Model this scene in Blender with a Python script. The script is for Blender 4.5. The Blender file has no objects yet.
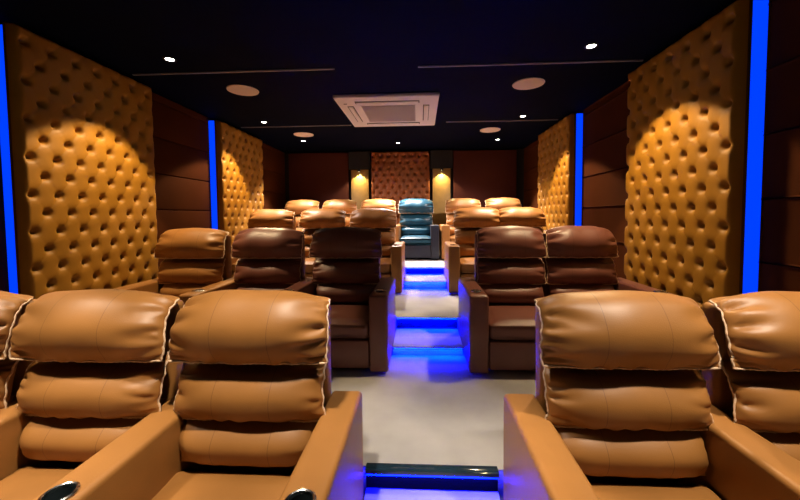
import bpy, bmesh, math, random
from mathutils import Vector, Matrix
import numpy as np

SC = bpy.context.scene
COL = SC.collection
PI = math.pi

# ------------------------------------------------------------------ layout (metres)
CAMZ = 1.53
CEIL = CAMZ + 1.45
RISE = 0.23
WL, WR = -3.11, 2.31          # side walls
YB, YF = 7.78, -3.2           # back wall, front wall
FACE_L, FACE_R = -2.90, 2.08  # faces of the tufted panels
HEAD_D = [1.565, 3.47, 5.36, 7.15]
EDGE_D = [None, 1.725, 3.63, 5.59]   # platform front edges

# ------------------------------------------------------------------ materials
def mat(name, color, rough=0.5, metal=0.0, bump=0.0, bscale=200, spec=None, vary=0.0, vscale=3, seam=False, sheen=0.0, coat=0.0, detail=4, pore=None):
    m = bpy.data.materials.new(name); m.use_nodes = True
    nt = m.node_tree; N = nt.nodes; L = nt.links
    b = N['Principled BSDF']
    b.inputs['Base Color'].default_value = (*color, 1)
    b.inputs['Roughness'].default_value = rough
    b.inputs['Metallic'].default_value = metal
    if spec is not None: b.inputs['Specular IOR Level'].default_value = spec
    if sheen: b.inputs['Sheen Weight'].default_value = sheen
    if coat: b.inputs['Coat Weight'].default_value = coat
    tc = N.new('ShaderNodeTexCoord')
    src = None
    if vary:
        n = N.new('ShaderNodeTexNoise'); n.inputs['Scale'].default_value = vscale; n.inputs['Detail'].default_value = detail
        L.new(tc.outputs['Object'], n.inputs['Vector'])
        r = N.new('ShaderNodeValToRGB')
        r.color_ramp.elements[0].position = .3; r.color_ramp.elements[1].position = .7
        r.color_ramp.elements[0].color = (*[c*(1-vary) for c in color], 1)
        r.color_ramp.elements[1].color = (*[min(1, c*(1+vary)) for c in color], 1)
        L.new(n.outputs['Fac'], r.inputs['Fac'])
        src = r.outputs['Color']
    if seam:   # two stitched seams running over the cushion
        s = N.new('ShaderNodeSeparateXYZ'); L.new(tc.outputs['Object'], s.inputs[0])
        a = N.new('ShaderNodeMath'); a.operation = 'ABSOLUTE'; L.new(s.outputs['X'], a.inputs[0])
        c = N.new('ShaderNodeMath'); c.operation = 'COMPARE'; c.inputs[1].default_value = .125; c.inputs[2].default_value = .0014
        L.new(a.outputs[0], c.inputs[0])
        mx = N.new('ShaderNodeMix'); mx.data_type = 'RGBA'
        k = N.new('ShaderNodeMath'); k.operation = 'MULTIPLY'; k.inputs[1].default_value = .6
        L.new(c.outputs[0], k.inputs[0]); L.new(k.outputs[0], mx.inputs['Factor'])
        if src: L.new(src, mx.inputs[6])
        else: mx.inputs[6].default_value = (*color, 1)
        mx.inputs[7].default_value = (*[v*.3 for v in color], 1)
        src = mx.outputs[2]
    if src: L.new(src, b.inputs['Base Color'])
    if bump:
        n2 = N.new('ShaderNodeTexNoise'); n2.inputs['Scale'].default_value = bscale; n2.inputs['Detail'].default_value = 3
        L.new(tc.outputs['Object'], n2.inputs['Vector'])
        bp = N.new('ShaderNodeBump'); bp.inputs['Strength'].default_value = bump; bp.inputs['Distance'].default_value = .002
        L.new(n2.outputs['Fac'], bp.inputs['Height']); L.new(bp.outputs['Normal'], b.inputs['Normal'])
    return m

def emis(name, color, strength):
    m = bpy.data.materials.new(name); m.use_nodes = True
    nt = m.node_tree; b = nt.nodes['Principled BSDF']
    b.inputs['Base Color'].default_value = (*color, 1)
    b.inputs['Emission Color'].default_value = (*color, 1)
    b.inputs['Emission Strength'].default_value = strength
    return m

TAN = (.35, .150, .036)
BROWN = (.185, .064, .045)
M = dict(
    leather=mat('tan_leather', TAN, .47, bump=.22, bscale=260, vary=.07, vscale=6),
    leather_s=mat('tan_leather_stitched', TAN, .46, bump=.22, bscale=260, vary=.07, vscale=6, seam=True),
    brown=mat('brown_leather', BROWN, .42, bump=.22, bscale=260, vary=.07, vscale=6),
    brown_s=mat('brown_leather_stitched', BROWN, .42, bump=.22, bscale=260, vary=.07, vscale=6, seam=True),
    teal=mat('teal_leather', (.010, .062, .105), .38, bump=.2, bscale=260, vary=.08, vscale=6),
    navy=mat('dark_navy_leather', (.007, .011, .026), .5, bump=.2, bscale=260),
    teal_s=mat('teal_leather_stitched', (.010, .062, .105), .38, bump=.2, bscale=260, vary=.08, vscale=6, seam=True),
    piping=mat('cream_piping', (.80, .56, .36), .5, bump=.4, bscale=300),
    chrome=mat('chrome', (.85, .85, .85), .18, 1.0, bump=.02, bscale=50),
    cup=mat('dark_cup', (.02, .03, .035), .25, bump=.02, bscale=50),
    plastic=mat('black_plastic', (.015, .015, .017), .5, bump=.05),
    tuft=mat('mustard_tufted_leather', (.38, .165, .008), .58, bump=.25, bscale=220, vary=.08, vscale=5),
    tuftside=mat('brown_panel_side', (.12, .035, .012), .6, bump=.2),
    tuftred=mat('russet_tufted_leather', (.30, .085, .02), .45, bump=.25, bscale=220, vary=.08, vscale=5),
    wall=mat('brown_wall_leather', (.075, .020, .005), .85, bump=.2, bscale=150, spec=.05, vary=.12, vscale=2),
    wallseam=mat('wall_seam', (.02, .008, .004), .8, bump=.1),
    redpanel=mat('dark_red_panel', (.10, .018, .010), .8, bump=.4, bscale=120, vary=.1, vscale=2),
    backwall=mat('black_back_wall', (.012, .012, .016), .8, bump=.1),
    gold=mat('gold_column_laminate', (.42, .26, .08), .45, bump=.15, bscale=90, vary=.12, vscale=8),
    ceil=mat('navy_ceiling_paint', (.0018, .0034, .0125), .8, bump=.1, bscale=40, vary=.15, vscale=1.5, spec=.03),
    floor=mat('beige_carpet_tile', (.37, .355, .36), .85, bump=.6, bscale=160, vary=.16, vscale=2.4, detail=8),
    nosing=mat('glossy_dark_nosing', (.012, .03, .05), .12, bump=.02, coat=.5),
    riser=mat('dark_riser', (.004, .004, .006), .8, spec=.05, bump=.1),
    white=mat('white_plastic', (.88, .82, .82), .4, bump=.03, bscale=60),
    grille=mat('grille_grey', (.6, .5, .48), .6, bump=.6, bscale=90),
    slot=mat('dark_slot', (.03, .03, .04), .6, bump=.05),
    spk=mat('speaker_mesh', (.85, .72, .62), .6, bump=.5, bscale=300),
    trimmetal=mat('brushed_trim', (.34, .32, .34), .5, .3, bump=.05),
    blue=emis('blue_led', (.0, .045, 1.0), 1.15),
    blue_step=emis('blue_step_led', (.0, .0022, 1.0), 2200.0),
    blue_front=emis('blue_front_led', (.0, .0012, 1.0), 110.0),
    lens=emis('downlight_lens', (1.0, .93, .80), 28.0),
    lens_w=emis('warm_downlight_lens', (1.0, .75, .35), 20.0),
)

# ------------------------------------------------------------------ helpers
def link(o, parent=None):
    COL.objects.link(o)
    if parent is not None: o.parent = parent
    return o

def mesh_from(name, verts, faces, m, smooth=True):
    me = bpy.data.meshes.new(name)
    me.from_pydata([tuple(v) for v in verts], [], faces)
    me.update()
    bm = bmesh.new(); bm.from_mesh(me)
    bmesh.ops.remove_doubles(bm, verts=bm.verts, dist=1e-5)
    bmesh.ops.recalc_face_normals(bm, faces=bm.faces)
    bm.to_mesh(me); bm.free()
    if smooth:
        for p in me.polygons: p.use_smooth = True
    me.materials.append(m)
    return me

def box_mesh(name, lo, hi, m, bevel=0.0, seg=3, smooth=None, crown=0.0, crown_axis=2):
    bm = bmesh.new()
    bmesh.ops.create_cube(bm, size=1)
    lo = Vector(lo); hi = Vector(hi)
    for v in bm.verts:
        v.co = Vector(((lo[i] + hi[i])/2 + v.co[i]*(hi[i]-lo[i])) for i in range(3))
    if crown:
        bmesh.ops.subdivide_edges(bm, edges=bm.edges[:], cuts=9, use_grid_fill=True)
        c = (lo+hi)/2; h = (hi-lo)/2
        ax = [i for i in range(3) if i != crown_axis]
        for v in bm.verts:
            a = (v.co[ax[0]]-c[ax[0]])/h[ax[0]]; b = (v.co[ax[1]]-c[ax[1]])/h[ax[1]]
            if v.co[crown_axis] > c[crown_axis]:
                t = (v.co[crown_axis]-c[crown_axis])/h[crown_axis]
                v.co[crown_axis] += t*crown*(1-abs(a)**4)*(1-abs(b)**4)
    if bevel:
        if crown:
            es = [e for e in bm.edges if e.is_manifold and e.calc_face_angle(0) > .9]
        else: es = bm.edges[:]
        bmesh.ops.bevel(bm, geom=es, offset=bevel, segments=seg, profile=.5, affect='EDGES')
    bmesh.ops.recalc_face_normals(bm, faces=bm.faces)
    me = bpy.data.meshes.new(name); bm.to_mesh(me); bm.free()
    if smooth or (smooth is None and bevel):
        for p in me.polygons: p.use_smooth = True
        me.set_sharp_from_angle(angle=math.radians(42))
    me.materials.append(m)
    return me

def obj(name, me, parent=None, loc=None):
    o = bpy.data.objects.new(name, me)
    if loc is not None: o.location = loc
    return link(o, parent)

def thing(name, label, cat, loc=(0, 0, 0), group=None, data=None):
    o = bpy.data.objects.new(name, data); COL.objects.link(o); o.location = loc
    o['label'] = label; o['category'] = cat
    if group: o['group'] = group
    if data is None: o.empty_display_size = .1
    return o

def struct(name, me, label=None, loc=None):
    o = obj(name, me, None, loc); o['kind'] = 'structure'
    if label: o['label'] = label
    return o

def lathe(name, prof, m, n=40, cap=True):
    """prof: list of (r, z)"""
    vs, fs = [], []
    for r, z in prof:
        for k in range(n):
            a = 2*PI*k/n
            vs.append((r*math.cos(a), r*math.sin(a), z))
    for i in range(len(prof)-1):
        for k in range(n):
            fs.append((i*n+k, i*n+(k+1) % n, (i+1)*n+(k+1) % n, (i+1)*n+k))
    if cap:
        fs.append(tuple(range(n))); fs.append(tuple((len(prof)-1)*n+k for k in range(n)))
    me = mesh_from(name, vs, fs, m)
    me.set_sharp_from_angle(angle=math.radians(35))
    return me

def tube(pts, r, n=7, closed=False, wav=0.0, rnd=None):
    vs, fs = [], []
    P = [Vector(p) for p in pts]
    L = len(P)
    for i, p in enumerate(P):
        t = (P[min(i+1, L-1)]-P[max(i-1, 0)])
        t = t.normalized() if t.length > 1e-9 else Vector((0, 0, 1))
        a = t.cross(Vector((.31, .2, .93)))
        if a.length < .1: a = t.cross(Vector((1, 0, 0)))
        a.normalize(); b = t.cross(a)
        rr = r*(1+wav*math.sin(i*1.9))
        for k in range(n):
            th = 2*PI*k/n
            vs.append(p+a*rr*math.cos(th)+b*rr*math.sin(th))
    for i in range(L-1):
        for k in range(n):
            fs.append((i*n+k, i*n+(k+1) % n, (i+1)*n+(k+1) % n, (i+1)*n+k))
    fs.append(tuple(range(n))); fs.append(tuple((L-1)*n+k for k in range(n)))
    return vs, fs

def catmull(pts, n):
    P = [Vector((0, p[0], p[1])) for p in pts]
    P = [P[0]*2-P[1]] + P + [P[-1]*2-P[-2]]
    out = []
    segs = len(P)-3
    for k in range(n):
        t = k/(n-1)*segs
        i = min(int(t), segs-1); f = t-i
        a, b, c, d = P[i], P[i+1], P[i+2], P[i+3]
        q = .5*((2*b)+(-a+c)*f+(2*a-5*b+4*c-d)*f*f+(-a+3*b-3*c+d)*f**3)
        out.append((q[1], q[2]))
    return out

# ------------------------------------------------------------------ cushions
def pillow(name, W, edge, cen, back, m, seed=0, wr=.010, nw=5, nu=72, nv=48, bexp=3.2, wtop=1.0, wbot=1.0, pipe=True, bow=.0):
    """stuffed cushion: a bulging face sewn along the piping to a flatter back"""
    rnd = random.Random(seed)
    E = catmull(edge, nv); Cc = catmull(cen, nv); B = catmull(back, nv)
    ph = [rnd.uniform(0, 6.28) for _ in range(6)]
    side_ph = {-1: rnd.uniform(0, 6.28), 1: rnd.uniform(0, 6.28)}
    side_k = {-1: nw+rnd.uniform(-.5, .8), 1: nw+rnd.uniform(-.5, .8)}
    creases = {}
    for sg in (-1, 1):
        L = []
        n = int(round(nw))
        for k in range(n):
            vk = (k+.5+rnd.uniform(-.28, .28))/n
            L.append((vk, rnd.uniform(.018, .032), rnd.uniform(.16, .42), rnd.uniform(.6, 1.15), (vk-.5)*-.45+rnd.uniform(-.15, .15)))
        creases[sg] = L
    vs, fs = [], []
    def nrm(i):
        a = Cc[max(i-1, 0)]; b = Cc[min(i+1, nv-1)]
        t = Vector((b[0]-a[0], b[1]-a[1])); t.normalize()
        return (t[1], -t[0])       # pointing outwards for top->bottom order is fixed below
    cx = sum(b[0] for b in B)/nv; cz = sum(b[1] for b in B)/nv
    NR = []
    for i in range(nv):
        n = nrm(i)
        if n[0]*(Cc[i][0]-cx)+n[1]*(Cc[i][1]-cz) < 0: n = (-n[0], -n[1])
        NR.append(n)
    def widf(v): return W/2*(wtop+(wbot-wtop)*v)*(1+.012*math.sin(v*9+ph[3]))
    def us():
        out = []
        for j in range(nu+1):
            t = j/nu*2-1
            out.append(math.copysign(1-(1-abs(t))**1.55, t))
        return out
    U = us()
    edgewob = lambda v, s: .0035*math.sin(2*PI*side_k[s]*v+side_ph[s])+.0015*math.sin(43*v+side_ph[s])
    for i in range(nv):
        v = i/(nv-1)
        for j, u in enumerate(U):
            b = max(0, 1-abs(u)**bexp)**.55
            s = 1 if u > 0 else -1
            y = E[i][0]+(Cc[i][0]-E[i][0])*b
            z = E[i][1]+(Cc[i][1]-E[i][1])*b
            au = abs(u)
            vw = math.sin(PI*min(1, max(0, v)))**.4
            q = 1-au
            d = 0
            for (vk, wk, lk, dk, sl) in creases[s]:
                dv = v-vk-sl*q
                d -= dk*math.exp(-(dv/(wk*(1+1.2*q/lk)))**2)*math.exp(-(q/lk)**2)
            d = d*wr*1.25*vw*min(1, q*14)
            d += wr*.30*math.exp(-(q/.3)**2)*vw*min(1, q*10)*math.sin(2*PI*side_k[s]*v+side_ph[s])
            # soft puckers along the lower seam and slow waviness
            d += wr*.28*math.exp(-((v-.90)/.09)**2)*math.sin(u*19+ph[0]+2*math.sin(u*5+ph[4]))*(1-au**6)
            d += wr*.22*math.sin(u*6.5+ph[1]+v*3.1)*math.sin(v*PI)*(1-au**4)
            x = u*widf(v)
            if au > .999: x += s*edgewob(v, s); d = 0
            elif au > .9: x += s*edgewob(v, s)*(au-.9)*10
            sag = bow*(1-u*u)*v**3
            vs.append((x, y+NR[i][0]*d, z+NR[i][1]*d-sag))
    nU = nu+1
    for i in range(nv-1):
        for j in range(nu):
            a = i*nU+j; fs.append((a, a+1, a+nU+1, a+nU))
    off = len(vs)
    for i in range(nv):
        v = i/(nv-1)
        for j, u in enumerate(U):
            if i in (0, nv-1) or j in (0, nu):
                vs.append(vs[i*nU+j]); continue
            b = max(0, 1-abs(u)**14)
            x = u*(widf(v)-.012)
            vs.append((x, E[i][0]+(B[i][0]-E[i][0])*b, E[i][1]+(B[i][1]-E[i][1])*b-bow*(1-u*u)*v**3))
    for i in range(nv-1):
        for j in range(nu):
            a = off+i*nU+j; fs.append((a, a+nU, a+nU+1, a+1))
    me = mesh_from(name, vs, fs, m)
    pm = None
    if pipe:
        path = [Vector(vs[i*nU]) for i in range(0, nv)]
        path += [Vector(vs[(nv-1)*nU+j]) for j in range(1, nu)]
        path += [Vector(vs[i*nU+nu]) for i in range(nv-1, -1, -1)]
        # even spacing
        out = [path[0]]
        for p in path[1:]:
            while (p-out[-1]).length > .009: out.append(out[-1]+(p-out[-1]).normalized()*.008)
        path = [p+Vector((0, -.002, 0)) for p in out]
        pv, pf = tube(path, .0046, 7, wav=.22)
        pm = mesh_from(name+'_piping', pv, pf, M['piping'])
    return me, pm

CACHE = {}
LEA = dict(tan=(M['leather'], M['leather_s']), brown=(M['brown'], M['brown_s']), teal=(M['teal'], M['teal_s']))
def chair_meshes(kind, var):
    key = (kind, var)
    if key in CACHE: return CACHE[key]
    mp, ms = LEA[kind]
    d = {}
    s = 11+var*17
    # headrest: profile (y, z) from behind the top, over the front, to the lower seam
    d['headrest'] = pillow('headrest', .715,
        [(.045, 1.135), (-.015, 1.10), (-.06, 1.03), (-.085, .955), (-.10, .888)],
        [(.075, 1.150), (.00, 1.187), (-.095, 1.155), (-.165, 1.065), (-.170, .975), (-.130, .903), (-.105, .888)],
        [(.045, 1.10), (.03, 1.05), (.015, .98), (.0, .91), (-.03, .892)],
        ms, s, wr=.023, nw=5.4, wtop=.955, wbot=1.02, bow=.004)
    d['lumbar_cushion'] = pillow('lumbar_cushion', .665,
        [(.0, .875), (-.040, .835), (-.070, .775), (-.090, .695), (-.100, .632)],
        [(.0, .875), (-.055, .857), (-.120, .822), (-.172, .750), (-.162, .665), (-.105, .629)],
        [(.02, .865), (.01, .80), (.0, .74), (-.02, .68), (-.06, .642)],
        ms, s+3, wr=.017, nw=3.6, wtop=.98, wbot=1.03, bow=.006)
    d['lower_cushion'] = pillow('lower_cushion', .60,
        [(-.01, .665), (-.06, .62), (-.10, .57), (-.12, .51), (-.13, .448)],
        [(.0, .660), (-.075, .645), (-.150, .600), (-.192, .54), (-.170, .465), (-.13, .446)],
        [(.0, .65), (-.01, .60), (-.02, .55), (-.04, .50), (-.08, .475)],
        ms, s+5, wr=.006, nw=2.4, bexp=5, pipe=False)
    CACHE[key] = d
    return d

def common(kind, seatw):
    key = ('common', kind, round(seatw, 3))
    if key in CACHE: return CACHE[key]
    mp = LEA[kind][0]
    h = seatw/2-.004
    mb = M['navy'] if kind == 'teal' else mp
    d = {}
    d['seat_cushion'] = box_mesh('seat_cushion', (-h, -.705, .285), (h, -.125, .418), mp, .038, 4, crown=.030)
    d['seat_base'] = box_mesh('seat_base', (-h, -.655, .035), (h, .0, .280), mb, .012, 2)
    d['footrest'] = box_mesh('footrest', (-h, -.700, .040), (h, -.660, .276), mb, .016, 3)
    # shell: slanted slab behind the cushions
    me = box_mesh('back_shell', (-.325, .03, .05), (.325, .130, 1.115), mp, .0, 1)
    bm = bmesh.new(); bm.from_mesh(me)
    for v in bm.verts:
        if v.co.z > .6: v.co.x *= 1.0
        if v.co.z < .3: v.co.y += .0; v.co.x *= min(1, h/.325)
    bmesh.ops.bevel(bm, geom=bm.edges[:], offset=.03, segments=4, profile=.5, affect='EDGES')
    bm.to_mesh(me); bm.free()
    for p in me.polygons: p.use_smooth = True
    d['back_shell'] = me
    CACHE[key] = d
    return d

ARMW = .155
CUPY = -.565
def arm_mesh(kind, CUPY=CUPY):
    key = ('arm', kind, CUPY)
    if key in CACHE: return CACHE[key]
    mp = M['navy'] if kind == 'teal' else LEA[kind][0]
    me = box_mesh('armrest', (-ARMW/2, -.725, .02), (ARMW/2, .125, .655), mp, .022, 4)
    o = bpy.data.objects.new('tmp', me); COL.objects.link(o)
    cm = lathe('cut', [(.040, .58), (.040, .70)], M['cup'])
    c = bpy.data.objects.new('cut', cm); COL.objects.link(c); c.location = (0, CUPY, 0)
    md = o.modifiers.new('b', 'BOOLEAN'); md.object = c; md.operation = 'DIFFERENCE'; md.solver = 'EXACT'
    bpy.context.view_layer.update()
    dg = bpy.context.evaluated_depsgraph_get()
    new = bpy.data.meshes.new_from_object(o.evaluated_get(dg))
    new.name = 'armrest'
    bpy.data.objects.remove(o); bpy.data.objects.remove(c)
    new.materials.clear(); new.materials.append(mp)
    for p in new.polygons: p.material_index = 0; p.use_smooth = True
    new.set_sharp_from_angle(angle=math.radians(40))
    CACHE[key] = new
    return new

CUP_RING = lathe('cup_ring', [(.0385, .650), (.0395, .661), (.044, .663), (.0495, .660), (.0505, .6565), (.0385, .650)], M['chrome'], cap=False)
CUP_BOWL = lathe('cup_bowl', [(.0388, .652), (.037, .60), (.034, .585), (.001, .584)], M['cup'], cap=False)
LEVER = lathe('arm_button', [(.001, .6585), (.007, .6585), (.008, .656), (.008, .650)], M['chrome'], 16, cap=False)

def recliner(label, x, row, seatw, left, right, var=0, kind='tan', group=None, cupy=CUPY):
    """left/right: offset of the arm centre from the seat centre, or None"""
    y = HEAD_D[row]; z = RISE*row
    t = thing('recliner', label, 'recliner', (x, y, z+.0), group)
    cm = common(kind, seatw); pm = chair_meshes(kind, var)
    for n in ('seat_cushion', 'seat_base', 'footrest', 'back_shell'):
        c = obj(n, cm[n], t)
        if kind == 'teal' and n in ('seat_base', 'footrest'): c['label'] = 'dark navy ' + n.replace('_', ' ')
    for n in ('headrest', 'lumbar_cushion', 'lower_cushion'):
        me, pp = pm[n]
        c = obj(n, me, t)
        if seatw > .64 and seatw != S:   # paired seats without an armrest between them
            c.scale.x = min(1, (seatw-.002)/(.725 if n == 'headrest' else .690))
        if n == 'lower_cushion': c.scale.x = min(1, (seatw-.01)/.61)
        if pp:
            p = obj('piping', pp, c); p['label'] = 'cream piping sewn along the cushion edge'
    for s in (left, right):
        if s is None: continue
        a = obj('armrest', arm_mesh(kind, cupy), t, (s, 0, 0))
        r = obj('cup_holder', CUP_RING, a, (0, cupy, 0)); r['label'] = 'chrome cup holder ring'
        obj('cup_bowl', CUP_BOWL, r)
    return t

P = .8; S = P-ARMW
# -------- front row (left three share armrests, right two share one)
G1 = 'tan recliners in the front row'
recliner('tan leather recliner in the front row, mostly cut off by the left photo edge', -2.27, 0, .60, -.385, .375, 0, group=G1)
recliner('large tan leather recliner in the front row, second from the left photo edge', -1.525, 0, .60, None, .375, 1, group=G1)
recliner('large tan leather recliner in the front row, directly left of the aisle', -.775, 0, S, None, .40, 0, group=G1)
recliner('large tan leather recliner in the front row, directly right of the aisle', .872, 0, .63, -.395, .3925, 1, group=G1, cupy=-.635)
recliner('tan leather recliner in the front row, cut off by the right edge of the photo', 1.645, 0, .60, None, .36, 0, group=G1, cupy=-.635)
# -------- second row
G2 = 'recliners in the second row'
recliner('tan leather recliner in the second row, beside the left tufted wall panel', -2.35, 1, S, -.40, .40, 1, group=G2)
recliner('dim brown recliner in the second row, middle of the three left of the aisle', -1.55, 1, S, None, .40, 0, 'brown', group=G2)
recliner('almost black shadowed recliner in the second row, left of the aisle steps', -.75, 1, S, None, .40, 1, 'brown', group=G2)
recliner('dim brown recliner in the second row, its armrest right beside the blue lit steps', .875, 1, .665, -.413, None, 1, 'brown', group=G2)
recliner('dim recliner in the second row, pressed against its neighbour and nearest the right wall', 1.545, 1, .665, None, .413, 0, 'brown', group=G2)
# -------- third row
G3 = 'recliners in the third row'
recliner('tan recliner in the third row, nearest the left wall', -2.34, 2, S, -.40, .40, 0, group=G3)
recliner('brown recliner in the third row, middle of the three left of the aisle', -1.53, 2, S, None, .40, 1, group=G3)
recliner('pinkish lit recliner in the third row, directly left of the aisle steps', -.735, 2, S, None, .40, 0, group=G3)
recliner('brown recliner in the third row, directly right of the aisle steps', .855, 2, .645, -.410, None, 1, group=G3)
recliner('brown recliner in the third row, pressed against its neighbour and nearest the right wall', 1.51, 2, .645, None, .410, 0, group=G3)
# -------- back row
G4 = 'recliners in the back row'
recliner('pale lit recliner in the back row, nearest the left wall', -2.48, 3, S, -.385, .40, 1, group=G4)
recliner('pale lit recliner in the back row, second from the left wall', -1.68, 3, S, None, .40, 0, group=G4)
recliner('whitish lit recliner in the back row, directly left of the blue one', -.88, 3, .635, None, .39, 1, group=G4)
recliner('teal blue recliner with dark navy base in the back row, in line with the aisle', -.10, 3, .62, None, .36, 0, 'teal', group=G4)
recliner('pale lit recliner in the back row, first to the right of the blue one', .86, 3, S, -.40, .40, 0, group=G4)
recliner('pale lit recliner in the back row, nearest the right wall', 1.665, 3, S, None, .395, 1, group=G4)

# ------------------------------------------------------------------ floor, platforms, steps
def plat(name, y0, y1, z0, z1):
    struct(name, box_mesh(name, (WL, y0, z0), (WR, y1, z1), M['floor']))
plat('floor', YF, EDGE_D[1]-.002, -.12, 0)
for k in (1, 2, 3):
    y1 = (EDGE_D[k+1]-.002) if k < 3 else YB
    plat('floor', EDGE_D[k]+.002, y1, -.12, RISE*k)
# aisle steps: a half-height step in front of every platform, each edge with nosing and blue light
def step_edge(y, z, x0, x1, name, label, glossy=False):
    t = thing('step_nosing', label, 'step edge', (0, y, z), 'step nosings with blue lights')
    if glossy:
        obj('nosing_strip', box_mesh('nosing_strip', (x0, -.034, -.018), (x1, .020, .006), M['nosing'], .003, 2), t)
        l = obj('led_strip', box_mesh('led_strip', (x0+.004, -.031, -.0245), (x1-.004, -.006, -.0185), M['blue_front']), t)
    else:
        obj('nosing_strip', box_mesh('nosing_strip', (x0, -.050, -.014), (x1, .0005, .0), M['floor'], .003, 2), t)
        obj('nosing_lip', box_mesh('nosing_lip', (x0, -.050, -.022), (x1, -.047, -.0145), M['nosing']), t)
        l = obj('led_strip', box_mesh('led_strip', (x0+.012, -.045, -.0195), (x1-.012, -.028, -.0145), M['blue_step']), t)
    l['label'] = 'glowing blue light strip'
    return t
AX = [None, (-.292, .385), (-.268, .380), (-.248, .362)]
ord_ = [None, 'the second row', 'the third row', 'the back row']
for k in (1, 2, 3):
    yk = EDGE_D[k]; zk = RISE*k; x0, x1 = AX[k]
    ys = yk-(.47 if k == 2 else .58); zh = zk-(.135 if k == 2 else RISE/2)
    st = thing('aisle_step', 'half-height carpeted aisle step below the platform of %s' % ord_[k], 'step', (0, 0, 0), 'carpeted aisle steps',
               box_mesh('aisle_step', (x0, ys+.002, RISE*(k-1)+.001), (x1, yk-.001, zh), M['floor']))
    if k == 1:
        step_edge(yk-.001, zk, x0, x1, '', 'glossy dark step nosing with blue light across the front of the aisle', True)
    elif k == 2:
        step_edge(yk-.001, zk, x0, x1, '', 'dark lit nosing on the platform edge of the third row')
        step_edge(ys, zh, x0, x1, '', 'blue lit nosing on the lower aisle step between second and third row')
    else:
        step_edge(yk-.001, zk, x0, x1, '', 'dark lit nosing on the platform edge of the back row')
        step_edge(ys, zh, x0, x1, '', 'blue lit nosing on the lower aisle step in front of the back row')
    # dark riser board between half step and platform
    struct('trim_%d' % k, box_mesh('trim', (x0, yk-.0015, zh+.001), (x1, yk+.0015, zk-.017), M['riser']))

# ------------------------------------------------------------------ room shell
T = .12
struct('ceiling', box_mesh('ceiling', (WL-T, YF-T, CEIL), (WR+T, YB+T, CEIL+T), M['ceil']))
struct('wall_left', box_mesh('wall_left', (WL-T, YF-T, -.12), (WL, YB+T, CEIL), M['wall']))
struct('wall_right', box_mesh('wall_right', (WR, YF-T, -.12), (WR+T, YB+T, CEIL), M['wall']))
struct('wall_back', box_mesh('wall_back', (WL, YB, -.12), (WR, YB+T, CEIL), M['backwall']))
struct('wall_front', box_mesh('wall_front', (WL, YF-T, -.12), (WR, YF, CEIL), M['backwall']))

# padded wall leather between the panels, in horizontal bands
def band_wall(side, y0, y1, n, z0=.70):
    x = WL if side == 'left' else WR
    s = 1 if side == 'left' else -1
    zs = [z0]
    hgt = .42
    z = CAMZ+.09-hgt*3
    zs = []
    while z < CEIL: zs.append(z); z += hgt
    zs.append(CEIL-.004)
    vs, fs = [], []
    bm = bmesh.new()
    for a, b in zip(zs[:-1], zs[1:]):
        if b-a < .05: continue
        r = bmesh.ops.create_cube(bm, size=1)['verts']
        for v in r:
            v.co = Vector((x+s*(.022+v.co.x*.040), (y0+y1)/2+v.co.y*(y1-y0), (a+b)/2+v.co.z*(b-a-.010)))
        es = list({e for v in r for e in v.link_edges})
        bmesh.ops.bevel(bm, geom=es, offset=.010, segments=3, profile=.5, affect='EDGES')
    me = bpy.data.meshes.new('padding'); bm.to_mesh(me); bm.free()
    for p in me.polygons: p.use_smooth = True
    me.set_sharp_from_angle(angle=math.radians(50))
    me.materials.append(M['wall'])
    return me
def pad(side, y0, y1, i, label):
    t = thing('wall_padding', label, 'wall panel', (0, 0, 0), None, band_wall(side, y0, y1, i))
pad('left', 3.69, 4.93, 1, 'dark brown padded wall section between the two left tufted panels')
pad('left', 6.31, YB-.05, 1, 'dark brown padded wall section at the left back corner')
pad('right', 3.66, 4.98, 1, 'dark brown padded wall section between the two right tufted panels')
pad('right', 6.32, YB-.05, 1, 'dark brown padded wall section at the right back corner')
pad('left', -1.0, 2.38, 1, 'dark brown padded wall section in front of the large left tufted panel')
pad('right', -1.0, 2.41, 1, 'dark brown padded wall section in front of the large right tufted panel')

# ------------------------------------------------------------------ tufted panels
def tuft_field(u, v, W, H, x0):
    """height field: deep buttons on a diamond lattice with shallow pleats"""
    p = (u-x0)/W+v/H; q = (u-x0)/W-v/H
    dp = np.abs(p-np.round(p)); dq = np.abs(q-np.round(q))
    # nearest lattice point
    pi, qi = np.round(p), np.round(q)
    best = np.full(u.shape, 9.0)
    for a in (-1, 0, 1):
        for b in (-1, 0, 1):
            pp, qq = pi+a, qi+b
            bx = (pp+qq)/2*W+x0; bz = (pp-qq)/2*H
            best = np.minimum(best, np.hypot(u-bx, v-bz))
    dim = 1-np.exp(-(best/.025)**2)
    wide = 1-np.exp(-(best/.055)**2)
    cr = (1-np.exp(-(dq/.05)))*.75+(1-np.exp(-(dp/.05)))*.25
    return .048*dim+.008*wide+.009*cr

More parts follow.
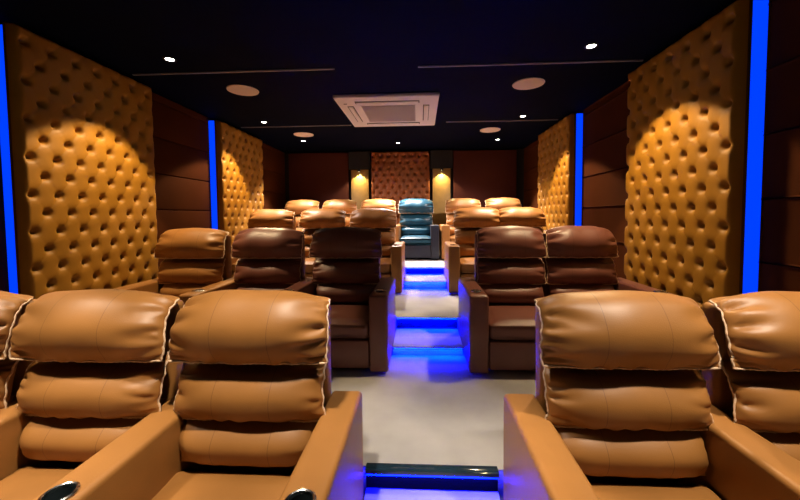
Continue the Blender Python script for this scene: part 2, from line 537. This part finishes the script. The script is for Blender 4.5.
def tufted(name, label, face_x, y0, y1, z0, z1, normal, m, W=.19, H=.28, thick=.10, led=True, group=None, led_w=.10):
    """normal: +1 faces +x, -1 faces -x, 0 faces -y (back wall; then y0,y1 are x extents)"""
    t = thing(name, label, 'wall panel', (0, 0, 0), group)
    w = y1-y0; h = z1-z0
    nx = int(w/.0095); nz = int(h/.0095)
    U, V = np.meshgrid(np.linspace(0, w, nx), np.linspace(0, h, nz))
    f = tuft_field(U, V+.04, W, H, W*.30)
    e = np.minimum(np.minimum(U, w-U), np.minimum(V, h-V))
    edge = np.sqrt(np.clip(1-(1-np.clip(e/.030, 0, 1))**2, 0, 1))
    f = f*edge-.014*(1-edge)
    depth = f-.060
    vs = []
    if normal == 0:
        A = np.stack([U+y0, face_x-depth, V+z0], -1).reshape(-1, 3)
    else:
        A = np.stack([face_x+normal*depth, U+y0, V+z0], -1).reshape(-1, 3)
    fs = []
    for j in range(nz-1):
        for i in range(nx-1):
            a = j*nx+i; fs.append((a, a+1, a+nx+1, a+nx))
    me = bpy.data.meshes.new('tufted_cushion')
    me.from_pydata([tuple(map(float, v)) for v in A], [], fs)
    bm = bmesh.new(); bm.from_mesh(me)
    bmesh.ops.recalc_face_normals(bm, faces=bm.faces)
    bm.faces.ensure_lookup_table()
    n = bm.faces[len(bm.faces)//2].normal
    want = Vector((0, -1, 0)) if normal == 0 else Vector((normal, 0, 0))
    if n.dot(want) < 0: bmesh.ops.reverse_faces(bm, faces=bm.faces)
    bm.to_mesh(me); bm.free()
    for p in me.polygons: p.use_smooth = True
    me.materials.append(m)
    obj('tufted_cushion', me, t)
    s = normal
    if normal == 0:
        obj('panel_board', box_mesh('panel_board', (y0, face_x+.075, z0), (y1, YB-.002, z1), M['tuftside']), t)
    else:
        a, b = sorted((face_x-s*.075, face_x-s*thick))
        obj('panel_board', box_mesh('panel_board', (a, y0, z0), (b, y1, z1), M['tuftside'], .004, 2), t)
        wx = WL if s > 0 else WR
        c, d = sorted((face_x-s*(thick+.001), wx+s*.001))
        obj('light_box', box_mesh('light_box', (c, y0+.05, z0), (d, y1-.05, z1), M['plastic']), t)
        l = obj('led_strip', box_mesh('led_strip', (c+.004, y0+.030, z0), (d-.004, y0+.048, z1-.002), M['blue'], .003, 2), t)
        l['label'] = 'glowing blue light strip along the panel edge'
    return t
PT = 2.945
tufted('tufted_panel', 'large mustard tufted panel on the left wall beside the front rows', FACE_L, 2.40, 3.68, .35, PT, 1, M['tuft'], group='mustard tufted wall panels')
tufted('tufted_panel', 'smaller looking mustard tufted panel further back on the left wall', FACE_L, 4.95, 6.29, .46, PT, 1, M['tuft'], group='mustard tufted wall panels')
tufted('tufted_panel', 'large mustard tufted panel on the right wall beside the front rows', FACE_R, 2.43, 3.65, .35, PT, -1, M['tuft'], group='mustard tufted wall panels')
tufted('tufted_panel', 'smaller looking mustard tufted panel further back on the right wall', FACE_R, 5.00, 6.30, .46, PT, -1, M['tuft'], group='mustard tufted wall panels')
tufted('tufted_panel', 'russet tufted panel in the middle of the back wall above the blue recliner', YB-.14, -1.10, .20, .72, CEIL-.03, 0, M['tuftred'], W=.17, H=.27)

def flat_panel(label, x0, x1):
    t = thing('wall_panel', label, 'wall panel', (0, 0, 0), 'dark red flat panels on the back wall',
              box_mesh('wall_panel', (x0, YB-.06, .75), (x1, YB-.001, CEIL-.03), M['redpanel'], .012, 3))
flat_panel('flat dark red fabric panel on the back wall, left of the gold lit columns', -2.98, -1.62)
flat_panel('flat dark red fabric panel on the back wall, right of the gold lit columns', .72, 2.10)

# gold columns with a downlight sconce
def spot(name, loc, energy, size, blend, color, target=None, parent=None, radius=.06):
    l = bpy.data.lights.new(name, 'SPOT'); l.energy = energy; l.spot_size = math.radians(size); l.spot_blend = blend
    l.color = color; l.shadow_soft_size = radius
    o = bpy.data.objects.new(name, l); COL.objects.link(o)
    o.location = loc
    if target is not None:
        o.rotation_euler = (Vector(target)-Vector(loc)).to_track_quat('-Z', 'Y').to_euler()
    return o

def column(label, x, lab2):
    t = thing('wall_column', label, 'column', (x, YB, 0), 'gold columns on the back wall')
    obj('column_face', box_mesh('column_face', (-.195, -.085, .70), (.195, -.002, CAMZ+1.03), M['gold'], .004, 2), t)
    obj('column_head', box_mesh('column_head', (-.24, -.12, CAMZ+1.035), (.24, -.002, CEIL-.02), M['backwall'], .003, 1), t)
    s = thing('sconce_light', lab2, 'light', (x, YB-.165, CAMZ+.97), 'downlight sconces on the gold columns')
    obj('sconce_body', lathe('sconce_body', [(.001, .064), (.030, .064), (.032, .055), (.032, .0), (.027, .0), (.027, .01)], M['plastic'], 24, cap=False), s)
    obj('sconce_lens', lathe('sconce_lens', [(.0265, .006), (.001, .004)], M['lens_w'], 24, cap=False), s)
    obj('sconce_arm', box_mesh('sconce_arm', (-.012, .030, .03), (.012, .081, .05), M['plastic']), s)
    spot('column_lamp', (x, YB-.165, CAMZ+.968), 34, 112, .35, (1, .74, .34), (x, YB-.14, CAMZ), radius=.02)
column('gold lit column on the back wall, left of the russet tufted panel', -1.36, 'small downlight sconce on the left gold column')
column('gold lit column on the back wall, right of the russet tufted panel', .46, 'small downlight sconce on the right gold column')

# ------------------------------------------------------------------ ceiling fittings
RING = lathe('light_trim', [(.036, -.002), (.038, -.007), (.052, -.008), (.056, -.001), (.056, .0)], M['plastic'], 32, cap=False)
LENS = lathe('light_lens', [(.0355, -.0035), (.020, -.0055), (.001, -.006)], M['lens'], 32, cap=False)
WARM = (1.0, .73, .40)
def downlight(label, x, y, energy, size, blend, aim, color=WARM):
    t = thing('downlight', label, 'ceiling light', (x, y, CEIL), 'recessed ceiling downlights')
    obj('light_trim', RING, t); obj('light_lens', LENS, t)
    spot('downlight_or_spill_spot', (x, y, CEIL-.02), energy, size, blend, color, (x+aim[0], y+aim[1], CEIL-1))
WALLP, FRONTP, BACKP = 190, 300, 520
downlight('bright downlight near the top left of the photo, beside the large left tufted panel', -2.29, 3.12, WALLP, 85, .12, (-.06, -.12))
downlight('bright downlight near the top right of the photo, beside the large right tufted panel', 1.476, 3.12, WALLP, 87, .12, (.07, -.12))
downlight('downlight beside the further left tufted panel', -2.395, 5.25, WALLP*1.15, 92, .16, (-.02, -.24))
downlight('downlight beside the further right tufted panel', 1.51, 5.23, WALLP*1.15, 92, .16, (.02, -.20))
downlight('downlight in the middle of the ceiling behind the air conditioner', -.45, 6.95, BACKP*1.7, 86, .4, (0, -.28), (1, .86, .78))
downlight('faint downlight near the left back corner', -2.25, 6.6, BACKP*.8, 84, .4, (0, -.10), (1, .86, .78))
downlight('faint downlight near the right back corner', 1.485, 6.8, BACKP*.8, 84, .4, (0, -.10), (1, .86, .78))
for x, y, lab in ((-2.29, .92, 'downlight above the front row, left of three'), (-.66, .92, 'downlight above the front row, middle of three'),
                  (1.40, .92, 'downlight above the front row, right of three'), (1.0, -.55, 'downlight behind the camera, right of the middle')):
    downlight(lab, x, y, FRONTP*(.25 if y < 0 else 1.05), 66, .35, (0, 0), (1, .86, .68))

downlight('downlight above the aisle just behind the front row', .05, 1.80, 100, 42, .5, (0, 0), (1, .90, .78))

# added spill spots beside the two rear wall lights, to brighten the back rows
for x, y, dx in ((-2.395, 5.25, .55), (1.51, 5.23, -.35)):
    spot('downlight_or_spill_spot', (x, y, CEIL-.03), 230, 104, .6, (1, .80, .72), (x+dx, y+.42, CEIL-1))

SPK = lathe('ceiling_speaker', [(.001, -.012), (.13, -.012), (.150, -.010), (.168, -.008), (.172, -.001), (.172, .0)], M['spk'], 48, cap=False)
for x, y, s, lab in ((-2.03, 3.93, 1.0, 'round ceiling speaker left of the air conditioner'), (1.20, 3.96, 1.0, 'round ceiling speaker right of the air conditioner'),
                     (-2.07, 6.1, 1.0, 'small looking round ceiling speaker at the left back'), (1.19, 6.03, 1.0, 'small looking round ceiling speaker at the right back')):
    t = thing('ceiling_speaker', lab, 'speaker', (x, y, CEIL), 'round ceiling speakers', SPK)

# air conditioner cassette
ac = thing('air_conditioner', 'white square air conditioner cassette in the middle of the dark ceiling', 'air conditioner', (-.41, 4.82, CEIL))
hw, hl = .635, .68
obj('cassette_panel', box_mesh('cassette_panel', (-hw, -hl, -.045), (hw, hl, -.001), M['white'], .014, 3), ac)
g = obj('intake_grille', box_mesh('intake_grille', (-.345, -.36, -.053), (.345, .36, -.0455), M['grille'], .003, 2), ac)
bm = bmesh.new()
for k in range(17):
    y = -.335+k*.0419
    r = bmesh.ops.create_cube(bm, size=1)['verts']
    for v in r: v.co = Vector((v.co.x*.66, y+v.co.y*.014, -.0555+v.co.z*.004))
me = bpy.data.meshes.new('grille_slats'); bm.to_mesh(me); bm.free(); me.materials.append(M['grille']); obj('grille_slats', me, g)
for (cx, cy, sx, sy) in ((0, -.49, .40, .045), (0, .49, .40, .045), (-.485, 0, .040, .36), (.485, 0, .040, .36)):
    a = obj('air_outlet', box_mesh('air_outlet', (cx-sx, cy-sy, -.0475), (cx+sx, cy+sy, -.0455), M['slot'], 0), ac)
    f = .012
    obj('louver', box_mesh('louver', (cx-sx+f, cy-sy+f, -.058), (cx+sx-f*(1 if cx == 0 else .6), cy+sy-f, -.048), M['white'], .004, 2), a)
obj('indicator', box_mesh('indicator', (-.55, -.47, -.049), (-.51, -.45, -.0455), M['slot']), ac)

# slim metal trims running across the ceiling
def rail(label, x0, x1, y):
    thing('ceiling_rail', label, 'trim', (0, 0, 0), 'slim metal rails on the ceiling',
          box_mesh('ceiling_rail', (x0, y-.008, CEIL-.012), (x1, y+.008, CEIL-.001), M['trimmetal']))
rail('slim metal rail crossing the ceiling at the left, above the round speaker', -2.9, -.84, 3.42)
rail('slim metal rail crossing the ceiling at the right, above the round speaker', -.02, 2.1, 3.43)
rail('slim metal rail on the ceiling left of the far edge of the air conditioner', -2.9, -1.1, 5.52)
rail('slim metal rail on the ceiling right of the far edge of the air conditioner', .40, 2.1, 5.45)

# ------------------------------------------------------------------ world, camera, view
w = bpy.data.worlds.new('world'); SC.world = w; w.use_nodes = True
w.node_tree.nodes['Background'].inputs[0].default_value = (.01, .012, .03, 1)
w.node_tree.nodes['Background'].inputs[1].default_value = .3

cam = bpy.data.cameras.new('camera'); co = bpy.data.objects.new('camera', cam); COL.objects.link(co)
F = 345.0
cam.sensor_width = 36; cam.lens = F/800*36
PX, PY, VX, VY = 404, 231, 421, 215.5
cam.shift_x = -(PX-400)/800; cam.shift_y = -(250-PY)/800
yaw = math.atan((VX-PX)/F); pitch = math.atan((PY-VY)/F); roll = math.radians(-.46)
co.rotation_mode = 'XYZ'
R = Matrix.Rotation(yaw, 3, 'Z') @ Matrix.Rotation(PI/2-pitch, 3, 'X') @ Matrix.Rotation(roll, 3, 'Z')
co.rotation_euler = R.to_euler()
co.location = (0, 0, CAMZ)
cam.clip_start = .02
SC.camera = co
SC.view_settings.view_transform = 'Standard'; SC.view_settings.look = 'None'
SC.view_settings.gamma = 1; SC.view_settings.exposure = 0.0
SC.view_settings.use_curve_mapping = False
SC.cycles.max_bounces = 6
SC.cycles.diffuse_bounces = 1
